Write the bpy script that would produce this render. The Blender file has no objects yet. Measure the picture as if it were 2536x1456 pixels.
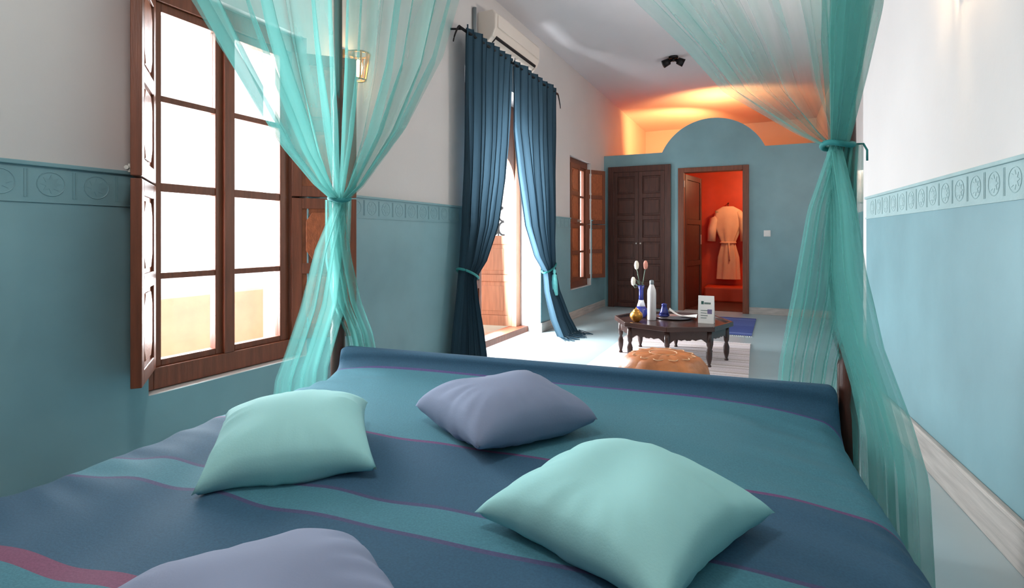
import bpy, math, random
from mathutils import Vector, Matrix, noise
random.seed(7)
S = bpy.context.scene
COL = S.collection
PI = math.pi

# ------------------------------------------------------------------ camera, world, exposure
F, VX, HY, EYE = 1350.0, 1900.0, 590.0, 1.10          # focal length (px), room-axis vanishing x, horizon y, eye height (m)
TH = math.atan((VX - 1268) / F); CT, ST = math.cos(TH), math.sin(TH)
cam_d = bpy.data.cameras.new('camera'); cam = bpy.data.objects.new('camera', cam_d); COL.objects.link(cam)
cam_d.sensor_width = 36; cam_d.lens = 36 * F / 2536; cam_d.shift_y = -(728 - HY) / 2536; cam_d.clip_start = 0.02
cam.location = (0, 0, EYE); cam.rotation_euler = (PI / 2, 0, TH)
S.camera = cam
W = bpy.data.worlds.new('sky'); S.world = W; W.use_nodes = True
bg = W.node_tree.nodes['Background']; bg.inputs[0].default_value = (0.93, 0.97, 1.0, 1); bg.inputs[1].default_value = 0.85
S.view_settings.view_transform = 'Standard'; S.view_settings.look = 'None'
S.view_settings.gamma = 1; S.view_settings.use_curve_mapping = False
S.view_settings.exposure = 1.15
S.cycles.transparent_max_bounces = 40; S.cycles.max_bounces = 14; S.cycles.diffuse_bounces = 8
S.cycles.caustics_reflective = False; S.cycles.caustics_refractive = False

def area(name, loc, rot, sx, sy, power, color):
    d = bpy.data.lights.new(name, 'AREA'); d.shape = 'RECTANGLE'; d.size = sx; d.size_y = sy; d.energy = power; d.color = color
    o = bpy.data.objects.new(name, d); COL.objects.link(o); o.location = loc; o.rotation_euler = rot; return o
def point(name, loc, power, color, r=0.03, parent=None):
    d = bpy.data.lights.new(name, 'POINT'); d.energy = power; d.color = color; d.shadow_soft_size = r
    o = bpy.data.objects.new(name, d); COL.objects.link(o); o.location = loc
    if parent: o.parent = parent
    return o
# daylight entering by the two windows and the french door
DAY = (0.90, 0.96, 1.0)
area('window_daylight', (-2.95, 1.88, 1.45), (0, -PI / 2 - 0.15, 0), 1.8, 0.95, 80, DAY)
area('window_daylight', (-2.95, 7.43, 1.45), (0, -PI / 2 - 0.15, 0), 1.8, 0.9, 30, DAY)
area('door_daylight', (-2.80, 4.92, 1.15), (0, -PI / 2 - 0.05, math.radians(3)), 1.9, 1.35, 190, DAY)

def ray(px, py):
    u = (px - 1268) / F
    return (u * CT - ST, u * ST + CT, (HY - py) / F)
def onz(px, py, z):
    r = ray(px, py); t = (z - EYE) / r[2]; return Vector((r[0] * t, r[1] * t, z))
def ony(px, py, y):
    r = ray(px, py); t = y / r[1]; return Vector((r[0] * t, y, EYE + r[2] * t))
def onx(px, py, x):
    r = ray(px, py); t = x / r[0]; return Vector((x, r[1] * t, EYE + r[2] * t))

# ------------------------------------------------------------------ materials
def lin(c):
    return tuple(((v / 255) / 12.92 if v / 255 <= 0.04045 else ((v / 255 + 0.055) / 1.055) ** 2.4) for v in c) + (1,)
def mat(name, rgb, rough=0.6, var=0.12, scale=4.0, bump=0.0, bscale=40.0, metal=0.0, emit=0.0, emit_col=None, stretch=None, spec=0.5, coat=0.0):
    m = bpy.data.materials.new(name); m.use_nodes = True; nt = m.node_tree; n = nt.nodes; l = nt.links
    b = n['Principled BSDF']; b.inputs['Roughness'].default_value = rough; b.inputs['Metallic'].default_value = metal
    b.inputs['Specular IOR Level'].default_value = spec; b.inputs['Coat Weight'].default_value = coat
    c = lin(rgb); tc = n.new('ShaderNodeTexCoord'); src = tc.outputs['Object']
    if stretch:
        mp = n.new('ShaderNodeMapping'); mp.inputs['Scale'].default_value = stretch; l.new(src, mp.inputs[0]); src = mp.outputs[0]
    tx = n.new('ShaderNodeTexNoise'); tx.inputs['Scale'].default_value = scale; tx.inputs['Detail'].default_value = 5; l.new(src, tx.inputs['Vector'])
    rp = n.new('ShaderNodeValToRGB'); l.new(tx.outputs['Fac'], rp.inputs[0])
    rp.color_ramp.elements[0].position = 0.3; rp.color_ramp.elements[1].position = 0.7
    rp.color_ramp.elements[0].color = tuple(max(0, v * (1 - var)) for v in c[:3]) + (1,)
    rp.color_ramp.elements[1].color = tuple(min(1, v * (1 + var)) for v in c[:3]) + (1,)
    l.new(rp.outputs[0], b.inputs['Base Color'])
    if bump:
        t2 = n.new('ShaderNodeTexNoise'); t2.inputs['Scale'].default_value = bscale; t2.inputs['Detail'].default_value = 4; l.new(src, t2.inputs['Vector'])
        bp = n.new('ShaderNodeBump'); bp.inputs['Strength'].default_value = bump; bp.inputs['Distance'].default_value = 0.01
        l.new(t2.outputs['Fac'], bp.inputs['Height']); l.new(bp.outputs[0], b.inputs['Normal'])
    if emit:
        b.inputs['Emission Color'].default_value = lin(emit_col or rgb); b.inputs['Emission Strength'].default_value = emit
    return m
M = {}
M['white'] = mat('white_plaster', (206, 202, 200), 0.85, 0.03, 1.5, 0.12, 14)
M['ceil'] = mat('ceiling_plaster', (214, 212, 216), 0.9, 0.02, 1.5, 0.08, 10)
M['teal'] = mat('teal_tadelakt', (122, 160, 168), 0.42, 0.10, 2.2, 0.10, 9)
M['frieze'] = mat('carved_plaster', (152, 178, 180), 0.7, 0.08, 8, 0.15, 60)
M['floor'] = mat('polished_floor', (168, 186, 190), 0.28, 0.08, 1.4, 0.05, 6)
M['base'] = mat('baseboard_plaster', (180, 172, 166), 0.6, 0.2, 6, 0.1, 30, stretch=(1, 0.5, 6))
M['wood'] = mat('red_brown_wood', (118, 64, 42), 0.45, 0.22, 6, 0.10, 30, stretch=(9, 9, 0.7))
M['woodlt'] = mat('carved_cedar', (160, 86, 50), 0.45, 0.25, 14, 0.25, 60, stretch=(3, 3, 1.5))
M['dark'] = mat('dark_walnut', (74, 40, 30), 0.42, 0.3, 5, 0.10, 30, stretch=(8, 8, 0.7))
M['table'] = mat('dark_table_wood', (66, 46, 42), 0.22, 0.25, 6, 0.05, 40)
M['iron'] = mat('black_iron', (26, 25, 27), 0.5, 0.2, 30, metal=0.6)
M['brass'] = mat('aged_brass', (196, 140, 62), 0.35, 0.3, 22, 0.25, 60, metal=0.75)
M['silver'] = mat('silver_tray', (190, 185, 190), 0.25, 0.1, 20, metal=0.9)
M['bolt'] = mat('steel_bolt', (200, 196, 188), 0.35, 0.1, 20, metal=0.7)
M['mint'] = mat('mint_cotton', (156, 212, 212), 0.9, 0.04, 3, 0.05, 220)
M['grey'] = mat('lavender_grey_cotton', (126, 138, 164), 0.9, 0.05, 3, 0.05, 220)
M['plastic'] = mat('ivory_plastic', (216, 206, 196), 0.4, 0.02, 3)
M['black'] = mat('black_gap', (14, 14, 16), 0.6, 0.1, 3)
M['leather'] = mat('tan_leather', (186, 112, 62), 0.5, 0.28, 9, 0.2, 40)
M['stitch'] = mat('pale_stitching', (226, 178, 136), 0.7, 0.1, 9)
M['red'] = mat('red_ochre_plaster', (196, 66, 26), 0.55, 0.14, 3, 0.08, 12)
M['robe'] = mat('cream_robe', (232, 196, 160), 0.9, 0.06, 5, 0.2, 60)
M['paper'] = mat('white_paper', (238, 236, 232), 0.8, 0.02, 3)
M['cobalt'] = mat('cobalt_glaze', (44, 52, 128), 0.15, 0.25, 14)
M['glaze'] = mat('white_glaze', (226, 226, 232), 0.15, 0.04, 5)
M['bottle'] = mat('frosted_bottle', (222, 220, 222), 0.3, 0.05, 6)
M['grey_cap'] = mat('grey_cap', (120, 128, 132), 0.35, 0.05, 6)
M['petw'] = mat('white_petal', (242, 234, 216), 0.6, 0.06, 20)
M['petp'] = mat('pink_petal', (224, 150, 132), 0.6, 0.12, 20)
M['leaf'] = mat('grey_green_leaf', (104, 124, 108), 0.6, 0.15, 12)
M['aqua'] = mat('aqua_thread', (110, 200, 200), 0.8, 0.1, 40)
M['rope'] = mat('teal_rope', (40, 130, 130), 0.8, 0.1, 60)
M['cream'] = mat('cream_parapet', (236, 222, 190), 0.8, 0.08, 7)
M['terr'] = mat('gallery_tiles', (214, 196, 170), 0.6, 0.08, 5)
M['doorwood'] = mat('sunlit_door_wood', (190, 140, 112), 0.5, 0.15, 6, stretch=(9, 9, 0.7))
M['ink'] = mat('green_ink', (52, 92, 84), 0.8, 0.05, 3)
M['ink2'] = mat('violet_ink', (120, 112, 150), 0.8, 0.05, 3)
M['bulb'] = mat('lit_bulb', (255, 214, 160), 0.4, 0.0, 3, emit=14, emit_col=(255, 205, 140))
M['shade'] = mat('lit_shade', (255, 220, 170), 0.5, 0.02, 10, emit=5, emit_col=(255, 205, 140))

def cloth(name, rgb, trans, fac_lo, fac_hi, sheer=True):
    """gauze (sheer) or heavier curtain cloth: part of the light passes between the threads, part is scattered through"""
    m = bpy.data.materials.new(name); m.use_nodes = True; nt = m.node_tree; n = nt.nodes; l = nt.links
    n.remove(n['Principled BSDF']); out = n['Material Output']
    df = n.new('ShaderNodeBsdfDiffuse'); tr = n.new('ShaderNodeBsdfTranslucent'); tp = n.new('ShaderNodeBsdfTransparent')
    uv = n.new('ShaderNodeUVMap'); mp = n.new('ShaderNodeMapping'); mp.inputs['Scale'].default_value = (1, 0.06, 1); l.new(uv.outputs[0], mp.inputs[0])
    tx = n.new('ShaderNodeTexNoise'); tx.inputs['Scale'].default_value = 11 if sheer else 60; tx.inputs['Detail'].default_value = 4; l.new(mp.outputs[0], tx.inputs['Vector'])
    c = lin(rgb); rp = n.new('ShaderNodeValToRGB'); rp.color_ramp.elements[0].position = .35; rp.color_ramp.elements[1].position = .65
    rp.color_ramp.elements[0].color = tuple(v * .88 for v in c[:3]) + (1,); rp.color_ramp.elements[1].color = tuple(min(1, v * 1.12) for v in c[:3]) + (1,)
    l.new(tx.outputs['Fac'], rp.inputs[0]); l.new(rp.outputs[0], df.inputs[0]); l.new(rp.outputs[0], tr.inputs[0])
    mx = n.new('ShaderNodeMixShader'); mx.inputs[0].default_value = trans; l.new(df.outputs[0], mx.inputs[1]); l.new(tr.outputs[0], mx.inputs[2])
    if sheer:
        mr = n.new('ShaderNodeMapRange'); mr.inputs['From Min'].default_value = .36; mr.inputs['From Max'].default_value = .64
        mr.inputs['To Min'].default_value = fac_lo; mr.inputs['To Max'].default_value = fac_hi; l.new(tx.outputs['Fac'], mr.inputs['Value'])
        m2 = n.new('ShaderNodeMixShader'); l.new(mr.outputs[0], m2.inputs[0]); l.new(tp.outputs[0], m2.inputs[1]); l.new(mx.outputs[0], m2.inputs[2])
        l.new(m2.outputs[0], out.inputs[0])
    else:
        l.new(mx.outputs[0], out.inputs[0])
    return m
M['sheer'] = cloth('teal_organza', (118, 188, 182), 0.5, 0.25, 0.62)
M['drape'] = cloth('petrol_drape', (58, 80, 94), 0.28, 1, 1, False)
g = bpy.data.materials.new('window_glass'); g.use_nodes = True; gn = g.node_tree.nodes; gn.remove(gn['Principled BSDF'])
gt = gn.new('ShaderNodeBsdfTransparent'); gg = gn.new('ShaderNodeBsdfGlossy'); gg.inputs['Roughness'].default_value = 0.05; gm = gn.new('ShaderNodeMixShader'); gm.inputs[0].default_value = 0.05
g.node_tree.links.new(gt.outputs[0], gm.inputs[1]); g.node_tree.links.new(gg.outputs[0], gm.inputs[2]); g.node_tree.links.new(gm.outputs[0], gn['Material Output'].inputs[0])
M['glass'] = g

def ramp_mat(name, attr, stops, rough=0.85, bump=0.15, bscale=220):
    m = bpy.data.materials.new(name); m.use_nodes = True; nt = m.node_tree; n = nt.nodes; l = nt.links; b = n['Principled BSDF']
    b.inputs['Roughness'].default_value = rough
    a = n.new('ShaderNodeAttribute'); a.attribute_name = attr
    r = n.new('ShaderNodeValToRGB'); r.color_ramp.interpolation = 'CONSTANT'; e = r.color_ramp.elements
    while len(e) < len(stops): e.new(0.5)
    for k, (p, c) in enumerate(stops): e[k].position = p; e[k].color = lin(c)
    l.new(a.outputs['Fac'], r.inputs[0])
    tc = n.new('ShaderNodeTexCoord'); tx = n.new('ShaderNodeTexNoise'); tx.inputs['Scale'].default_value = bscale; l.new(tc.outputs['Object'], tx.inputs['Vector'])
    hs = n.new('ShaderNodeHueSaturation'); mr = n.new('ShaderNodeMapRange'); mr.inputs['To Min'].default_value = 0.72; mr.inputs['To Max'].default_value = 1.28
    l.new(tx.outputs['Fac'], mr.inputs['Value']); l.new(mr.outputs[0], hs.inputs['Value']); l.new(r.outputs[0], hs.inputs['Color']); l.new(hs.outputs[0], b.inputs['Base Color'])
    bp = n.new('ShaderNodeBump'); bp.inputs['Strength'].default_value = bump; bp.inputs['Distance'].default_value = 0.004
    l.new(tx.outputs['Fac'], bp.inputs['Height']); l.new(bp.outputs[0], b.inputs['Normal'])
    b.inputs['Sheen Weight'].default_value = 0.0
    return m

# ------------------------------------------------------------------ mesh helpers
class MB:
    def __init__(s): s.v = []; s.f = []; s.uv = {}
    def add(s, vs, fs):
        k = len(s.v); s.v += [Vector(p) for p in vs]; s.f += [tuple(i + k for i in f) for f in fs]; return s
    def box(s, x0, x1, y0, y1, z0, z1):
        return s.add([(x0, y0, z0), (x1, y0, z0), (x1, y1, z0), (x0, y1, z0), (x0, y0, z1), (x1, y0, z1), (x1, y1, z1), (x0, y1, z1)],
                     [(0, 3, 2, 1), (4, 5, 6, 7), (0, 1, 5, 4), (1, 2, 6, 5), (2, 3, 7, 6), (3, 0, 4, 7)])
    def prism(s, pts, a, d):
        """polygon pts (Vectors), extruded by vector d"""
        n = len(pts); d = Vector(d)
        s.add(list(pts) + [Vector(p) + d for p in pts], [tuple(range(n))[::-1], tuple(range(n, 2 * n))] + [(i, (i + 1) % n, n + (i + 1) % n, n + i) for i in range(n)]); return s
    def lathe(s, prof, n=24, c=(0, 0, 0), sx=1, sy=1):
        k = len(s.v); m = len(prof)
        for r, z in prof:
            for i in range(n):
                a = 2 * PI * i / n; s.v.append(Vector((c[0] + r * sx * math.cos(a), c[1] + r * sy * math.sin(a), c[2] + z)))
        for j in range(m - 1):
            for i in range(n):
                a, b = k + j * n + i, k + j * n + (i + 1) % n; s.f.append((a, b, b + n, a + n))
        s.f.append(tuple(k + i for i in range(n))[::-1]); s.f.append(tuple(k + (m - 1) * n + i for i in range(n))); return s
    def tube(s, pts, r, n=8, closed=False):
        pts = [Vector(p) for p in pts]; m = len(pts); k = len(s.v)
        rr = r if isinstance(r, (list, tuple)) else [r] * m
        for i, p in enumerate(pts):
            if closed: t = pts[(i + 1) % m] - pts[i - 1]
            else: t = pts[min(i + 1, m - 1)] - pts[max(i - 1, 0)]
            t.normalize(); up = Vector((0, 0, 1)) if abs(t.z) < 0.92 else Vector((1, 0, 0))
            a = t.cross(up).normalized(); b = t.cross(a)
            for j in range(n):
                w = 2 * PI * j / n; s.v.append(p + a * math.cos(w) * rr[i] + b * math.sin(w) * rr[i])
        for i in range(m if closed else m - 1):
            for j in range(n):
                a, b = k + i * n + j, k + i * n + (j + 1) % n; c = k + ((i + 1) % m) * n + (j + 1) % n; d = k + ((i + 1) % m) * n + j
                s.f.append((a, b, c, d))
        if not closed:
            s.f.append(tuple(k + j for j in range(n))[::-1]); s.f.append(tuple(k + (m - 1) * n + j for j in range(n)))
        return s
    def grid(s, fn, nu, nv, uvfn=None):
        k = len(s.v)
        for j in range(nv + 1):
            for i in range(nu + 1):
                u, v = i / nu, j / nv; s.v.append(Vector(fn(u, v)))
                if uvfn: s.uv[len(s.v) - 1] = uvfn(u, v)
        for j in range(nv):
            for i in range(nu):
                a = k + j * (nu + 1) + i; s.f.append((a, a + 1, a + nu + 2, a + nu + 1))
        return s
    def xf(s, mtx, start=0):
        for i in range(start, len(s.v)): s.v[i] = mtx @ s.v[i]
        return s
    def mesh(s, name, smooth=False):
        me = bpy.data.meshes.new(name); me.from_pydata([tuple(p) for p in s.v], [], s.f); me.update()
        if s.uv:
            ul = me.uv_layers.new(name='UVMap')
            for lp in me.loops: ul.data[lp.index].uv = s.uv.get(lp.vertex_index, (0, 0))
        if smooth: me.polygons.foreach_set('use_smooth', [True] * len(me.polygons))
        return me
    def build(s, name, m, parent=None, smooth=False, bevel=0.0, loc=None, rz=None):
        me = s.mesh(name, smooth); me.materials.append(M[m] if isinstance(m, str) else m)
        o = bpy.data.objects.new(name, me); COL.objects.link(o)
        if parent: o.parent = parent
        if loc: o.location = loc
        if rz is not None: o.rotation_euler.z = rz
        if bevel:
            b = o.modifiers.new('bevel', 'BEVEL'); b.width = bevel; b.segments = 2; b.limit_method = 'ANGLE'; b.angle_limit = math.radians(50)
        return o
def tag(o, label=None, cat=None, group=None, kind=None):
    if label: o['label'] = label
    if cat: o['category'] = cat
    if group: o['group'] = group
    if kind: o['kind'] = kind
    return o
def empty(name, loc=(0, 0, 0), rz=0.0, parent=None):
    o = bpy.data.objects.new(name, None); COL.objects.link(o); o.location = loc; o.rotation_euler.z = rz; o.empty_display_size = 0.1
    if parent: o.parent = parent
    return o
def dup(o, parent, loc=None, name=None):
    c = o.copy(); COL.objects.link(c); c.parent = parent
    if loc is not None: c.location = loc
    return c
def interp(tab, z):
    """piecewise-linear table [(key, a, b, ...)] sorted by falling or rising key"""
    t = sorted(tab)
    if z <= t[0][0]: return t[0][1:]
    for a, b in zip(t, t[1:]):
        if z <= b[0]:
            w = (z - a[0]) / (b[0] - a[0]); w = w
            return tuple(p + (q - p) * w for p, q in zip(a[1:], b[1:]))
    return t[-1][1:]

# ------------------------------------------------------------------ room shell
XL, CEIL, DADO, YP, YB = -2.40, 3.42, 1.365, 8.65, 12.0
WIN1, WIN2, DOOR1 = (1.45, 2.34, 0.425, 2.25), (6.96, 7.92, 0.40, 2.22), (4.15, 5.90, 0.0, 2.62)
HOLES = (WIN1, DOOR1, WIN2)
def struct(o, label, cat):
    return tag(o, label, cat, kind='structure')
def wall_cells(mb, x0, x1, y0, y1, z0, z1, holes):
    ys = sorted({y0, y1} | {h[0] for h in holes} | {h[1] for h in holes})
    for a, b in zip(ys, ys[1:]):
        zs = [z0]
        hs = [h for h in holes if h[0] <= a + 1e-6 and h[1] >= b - 1e-6]
        if not hs: mb.box(x0, x1, a, b, z0, z1); continue
        h = hs[0]
        if h[2] > z0: mb.box(x0, x1, a, b, z0, min(h[2], z1))
        if h[3] < z1: mb.box(x0, x1, a, b, h[3], z1)
    return mb

floor = struct(MB().box(XL, 1.6, -0.55, YB, -0.06, 0).build('floor', 'floor'), 'pale blue-grey polished plaster floor', 'floor')
ceil = struct(MB().box(XL - 0.35, 1.6, -0.55, YB + .1, CEIL, CEIL + 0.08).build('ceiling', 'ceil'), 'white plaster ceiling', 'ceiling')
wl = struct(wall_cells(MB(), XL - 0.35, XL, -0.55, YB, 0, CEIL, HOLES).build('wall_left', 'white'), 'white plaster wall with teal dado, two shuttered windows and a curtained door', 'wall')
dl = wall_cells(MB(), XL, XL + 0.008, -0.55, YP, 0, DADO - .13, HOLES).build('dado', 'teal', wl)
fl = wall_cells(MB(), XL, XL + 0.008, -0.55, YP, DADO - .13, DADO, HOLES).build('frieze_band', 'teal', wl)
# right wall: runs 4.6 degrees off the axis, ends at a corner where the room widens
RA = math.radians(4.6); RW0 = Vector((0.77, 2.40, 0)); RD = Vector((-math.sin(RA), math.cos(RA), 0)); RN = Vector((math.cos(RA), math.sin(RA), 0))
wr = struct(MB().box(0, 0.2, -3.2, 1.95, 0, CEIL).build('wall_right', 'white', None, loc=RW0, rz=RA), 'white plaster wall with teal dado and carved frieze beside the bed', 'wall')
dr = MB().box(-0.008, 0, -3.2, 1.95, 0, DADO - .13).build('dado', 'teal', wr)
fr = MB().box(-0.008, 0, -3.2, 1.95, DADO - .13, DADO).build('frieze_band', 'frieze', wr)
jog = RW0 + RD * 1.95
struct(MB().box(jog.x + .001, .88, jog.y, jog.y + 0.2, 0, CEIL).build('wall_return', 'white'), 'short white return wall where the room widens', 'wall')
struct(MB().box(.86, 1.06, jog.y, YB, 0, CEIL).build('wall_right_far', 'white'), 'white side wall of the sitting area with teal dado', 'wall')
MB().box(.852, .86, jog.y + .2, YP, 0, DADO).build('dado', 'teal', bpy.data.objects['wall_right_far'])
struct(MB().box(XL - .35, 1.6, -0.75, -0.55, 0, CEIL).build('wall_back', 'white'), 'white wall behind the head of the bed', 'wall')
struct(MB().box(XL - .35, 1.6, YB, YB + .1, 0, CEIL).build('wall_loft_end', 'white'), 'white end wall of the lamp-lit loft', 'wall')
# partition wall with arched crown
D2, D3 = (-2.32, -1.342, 0, 2.24), (-1.235, -0.24, 0, 2.17)
PT = 2.43
pm = MB()
for x0, x1, z0, z1 in ((XL, D3[0], 0, PT), (D3[0], D3[1], D3[3], PT), (D3[1], .852, 0, PT)): pm.box(x0, x1, YP, YP + .12, z0, z1)
cx, hw, rise = -0.752, 0.725, 0.47
R = (hw * hw + rise * rise) / (2 * rise); a0 = math.asin(hw / R)
pm.prism([Vector((cx + R * math.sin(a), YP, PT + rise - R + R * math.cos(a))) for a in [a0 - 2 * a0 * i / 40 for i in range(41)]], 0, (0, .12, 0))
wf = struct(pm.build('wall_far', 'teal'), 'teal partition wall with a rounded arch crown and two doors', 'wall')
# baseboards and dado mouldings
def trim(name, m, label, boxes, loc=None, rz=None):
    mb = MB()
    for b in boxes: mb.box(*b)
    return struct(mb.build(name, m, None, bevel=0.004, loc=loc, rz=rz), label, 'trim')
for k, (a, b) in enumerate(((-.55, DOOR1[0]), (DOOR1[1], YP))):
    trim('baseboard_left_%d' % (k + 1), 'base', 'pale plaster baseboard along the window wall ' + ('below the first window' if k == 0 else 'past the curtained door'), [(XL + .008, XL + .022, a, b, 0, .11)])
br = trim('baseboard_right', 'base', 'pale veined baseboard along the wall beside the bed', [(-.026, -.008, -3.1, 1.95, 0.0, .15)], RW0, RA)
MB().box(-.034, -.008, -3.1, 1.95, .15, .172).build('top_bead', 'base', br, bevel=.006)
trim('baseboard_far', 'base', 'pale baseboard at the foot of the teal partition', [(D3[1] + .0, .85, YP - .015, YP, 0, .10)])
for k, (a, b) in enumerate(((-.55, WIN1[0] - .01), (WIN1[1] + .01, DOOR1[0]), (DOOR1[1], WIN2[0]), (WIN2[1], YP))):
    MB().box(XL, XL + .02, a, b, DADO - .004, DADO + .012).build('dado_cap', 'teal', wl, bevel=.003)
    MB().box(XL, XL + .013, a, b, DADO - .135, DADO - .127).build('dado_bead', 'teal', wl)
MB().box(-.02, 0, -3.2, 1.95, DADO - .004, DADO + .012).build('dado_cap', 'frieze', wr, bevel=.003)
MB().box(-.014, 0, -3.2, 1.95, DADO - .136, DADO - .127).build('dado_bead', 'frieze', wr)
# carved rosettes of the frieze (ring, eight-petal star and a small divider), built in the yz plane facing +x
rm = MB(); n = 20
rm.tube([(0, .044 * math.cos(2 * PI * i / n), .044 * math.sin(2 * PI * i / n)) for i in range(n)], .0022, 5, True)
star = []
for i in range(16):
    r = .034 if i % 2 == 0 else .018; a = PI * i / 8
    star.append(Vector((0, r * math.cos(a), r * math.sin(a))))
rm.prism(star, 0, (.0012, 0, 0))
rm.box(0, .002, .068, .073, -.05, .05); rm.box(0, .002, .077, .082, -.05, .05)
def rosette_row(ys, parent, m, place):
    me = rm.mesh('frieze_rosette', False); me.materials.append(M[m])
    for y in ys:
        o = bpy.data.objects.new('frieze_rosette', me); COL.objects.link(o); o.parent = parent; place(o, y)
def pl(o, y): o.location = (XL + .008, y, DADO - .066)
rosette_row([y for y in [-.4 + .15 * i for i in range(61)] if not any(h[0] - .1 < y < h[1] + .06 for h in HOLES) and y < YP - .1], fl, 'teal', pl)
def pr(o, y): o.location = (-.008, y, DADO - .066); o.rotation_euler.z = PI
rosette_row([-3.0 + .15 * i for i in range(33)], fr, 'frieze', pr)

# bathroom and closet behind the partition, loft slab above
struct(MB().box(XL, .86, YP + .12, YB, 2.33, 2.40).build('ceiling_bathroom', 'red'), 'slab between the bathroom and the loft', 'ceiling')
struct(MB().box(-1.36, -1.30, YP + .12, 10.6, 0, 2.33).build('wall_bathroom_left', 'red'), 'red plaster side wall of the bathroom', 'wall')
struct(MB().box(.6, .66, YP + .12, 10.6, 0, 2.33).build('wall_bathroom_right', 'red'), 'red plaster wall on the switch side of the bathroom', 'wall')
struct(MB().box(-1.36, .66, 10.6, 10.66, 0, 2.33).build('wall_bathroom_back', 'red'), 'red plaster back wall with the robe hanging on it', 'wall')
struct(MB().box(-1.30, .6, YP + .14, 10.6, .0, .006).build('floor_bathroom', 'dark'), 'dark brown bathroom floor', 'floor')
tag(MB().box(-1.0, .595, 10.0, 10.595, 0, .26).build('plaster_bench', 'red', bevel=.03), 'built-in red plaster bench inside the bathroom', 'bench')

# ------------------------------------------------------------------ windows with shutters
def shutter_leaf(parent, hinge, width, z0, z1, ang, sgn, bolt=None, m='woodlt', flip=False):
    """leaf hinged on a vertical axis; closed it runs along +y*sgn from the hinge; ang opens it into the room"""
    t = .038; st = .055
    frame = MB(); h = z1 - z0; mid = h / 2
    frame.box(0, t, 0, st, 0, h); frame.box(0, t, width - st, width, 0, h)
    for a, b in ((0, .06), (mid - .03, mid + .03), (h - .06, h)): frame.box(0, t, st, width - st, a, b)
    o = frame.build('shutter', 'wood', parent, bevel=.003)
    for a, b in ((.06, mid - .03), (mid + .03, h - .06)):
        p = MB(); p.box(.011, .027, st - .005, width - st + .005, a - .005, b + .005)
        y0, y1, c = st + .02, width - st - .02, .035
        for xx, dx in ((.027, .008), (.011, -.008)):
            pts = [(y0 + c, a + .02), (y1 - c, a + .02), (y1, a + .02 + c * 1.5), (y1, b - .02 - c * 1.5), (y1 - c, b - .02), (y0 + c, b - .02), (y0, b - .02 - c * 1.5), (y0, a + .02 + c * 1.5)]
            p.prism([Vector((xx, q[0], q[1])) for q in pts], 0, (dx, 0, 0))
        p.build('panel', m, o, bevel=.004)
    if bolt is not None:
        bm = MB().tube([(t + .012, width - .14, bolt), (t + .012, width - .0, bolt)], .008); bm.box(t, t + .01, width - .12, width - .02, bolt - .016, bolt + .016)
        bm.build('bolt', 'bolt', o)
    o.location = (hinge[0], hinge[1], z0)
    if sgn > 0: o.rotation_euler.z = -ang
    else: o.rotation_euler.z = ang; o.scale.y = -1
    return o
def window(name, label, hole, near_ang, far_ang):
    y0, y1, z0, z1 = hole; xf = XL - .055; e = tag(empty(name, (0, 0, 0)), label, 'window', kind='structure'); ym = (y0 + y1) / 2 - .01
    fo = .06
    f = MB(); xa, xb = xf - .07, xf
    f.box(xa, xb, y0, y0 + fo, z0 + .005, z1); f.box(xa, xb, y1 - fo, y1, z0 + .005, z1); f.box(xa, xb, y0 + fo, y1 - fo, z0 + .005, z0 + .10); f.box(xa, xb, y0 + fo, y1 - fo, z1 - .09, z1)
    f.build('window_frame', 'wood', e, bevel=.004)
    zb, zt = z0 + .10, z1 - .09
    for a, b in ((y0 + fo, ym), (ym, y1 - fo)):
        sw = .045; c = MB(); xc0, xc1 = xf - .06, xf - .018
        c.box(xc0, xc1, a + .002, a + sw, zb, zt); c.box(xc0, xc1, b - sw - .018, b - .002, zb, zt); c.box(xc0, xc1, a + sw, b - sw - .018, zb, zb + .03); c.box(xc0, xc1, a + sw, b - sw - .018, zt - .04, zt)
        co = c.build('casement', 'wood', e, bevel=.003)
        ga, gb = a + sw, b - sw - .018; zs = [zb + .03, z0 + .505, z0 + .905, z0 + 1.305, zt - .04]
        for q in zs[1:-1]:
            w = .02 if abs(q - zs[2]) < .01 else .014
            MB().box(xc0 + .006, xc1 - .004, ga, gb, q - w, q + w).build('glazing_bar', 'wood', co, bevel=.002)
        for p, q in zip(zs, zs[1:]):
            MB().box(xf - .042, xf - .038, ga, gb, p, q).build('pane', 'glass', co)
    ms = MB().box(xf - .018, xf + .004, ym - .028, ym + .028, zb, zt).build('meeting_stile', 'wood', e, bevel=.004)
    wd = (y1 - y0) / 2 - fo - .03
    zmid = z0 + .91
    for k, (hy, sg, an) in enumerate(((y0 + fo + .005, 1, near_ang), (y1 - fo - .005, -1, far_ang))):
        shutter_leaf(e, (xf + .008, hy), wd, zb, zmid - .005, an, sg)
        shutter_leaf(e, (xf + .008, hy), wd, zmid + .005, zt, an, sg, bolt=.03)
    return e
window('window_1', 'tall brown window beside the bed with both shutter pairs swung open', WIN1, math.radians(129), math.radians(136))
window('window_2', 'tall brown window past the curtained door with one shutter pair closed', WIN2, math.radians(1), math.radians(150))

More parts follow.
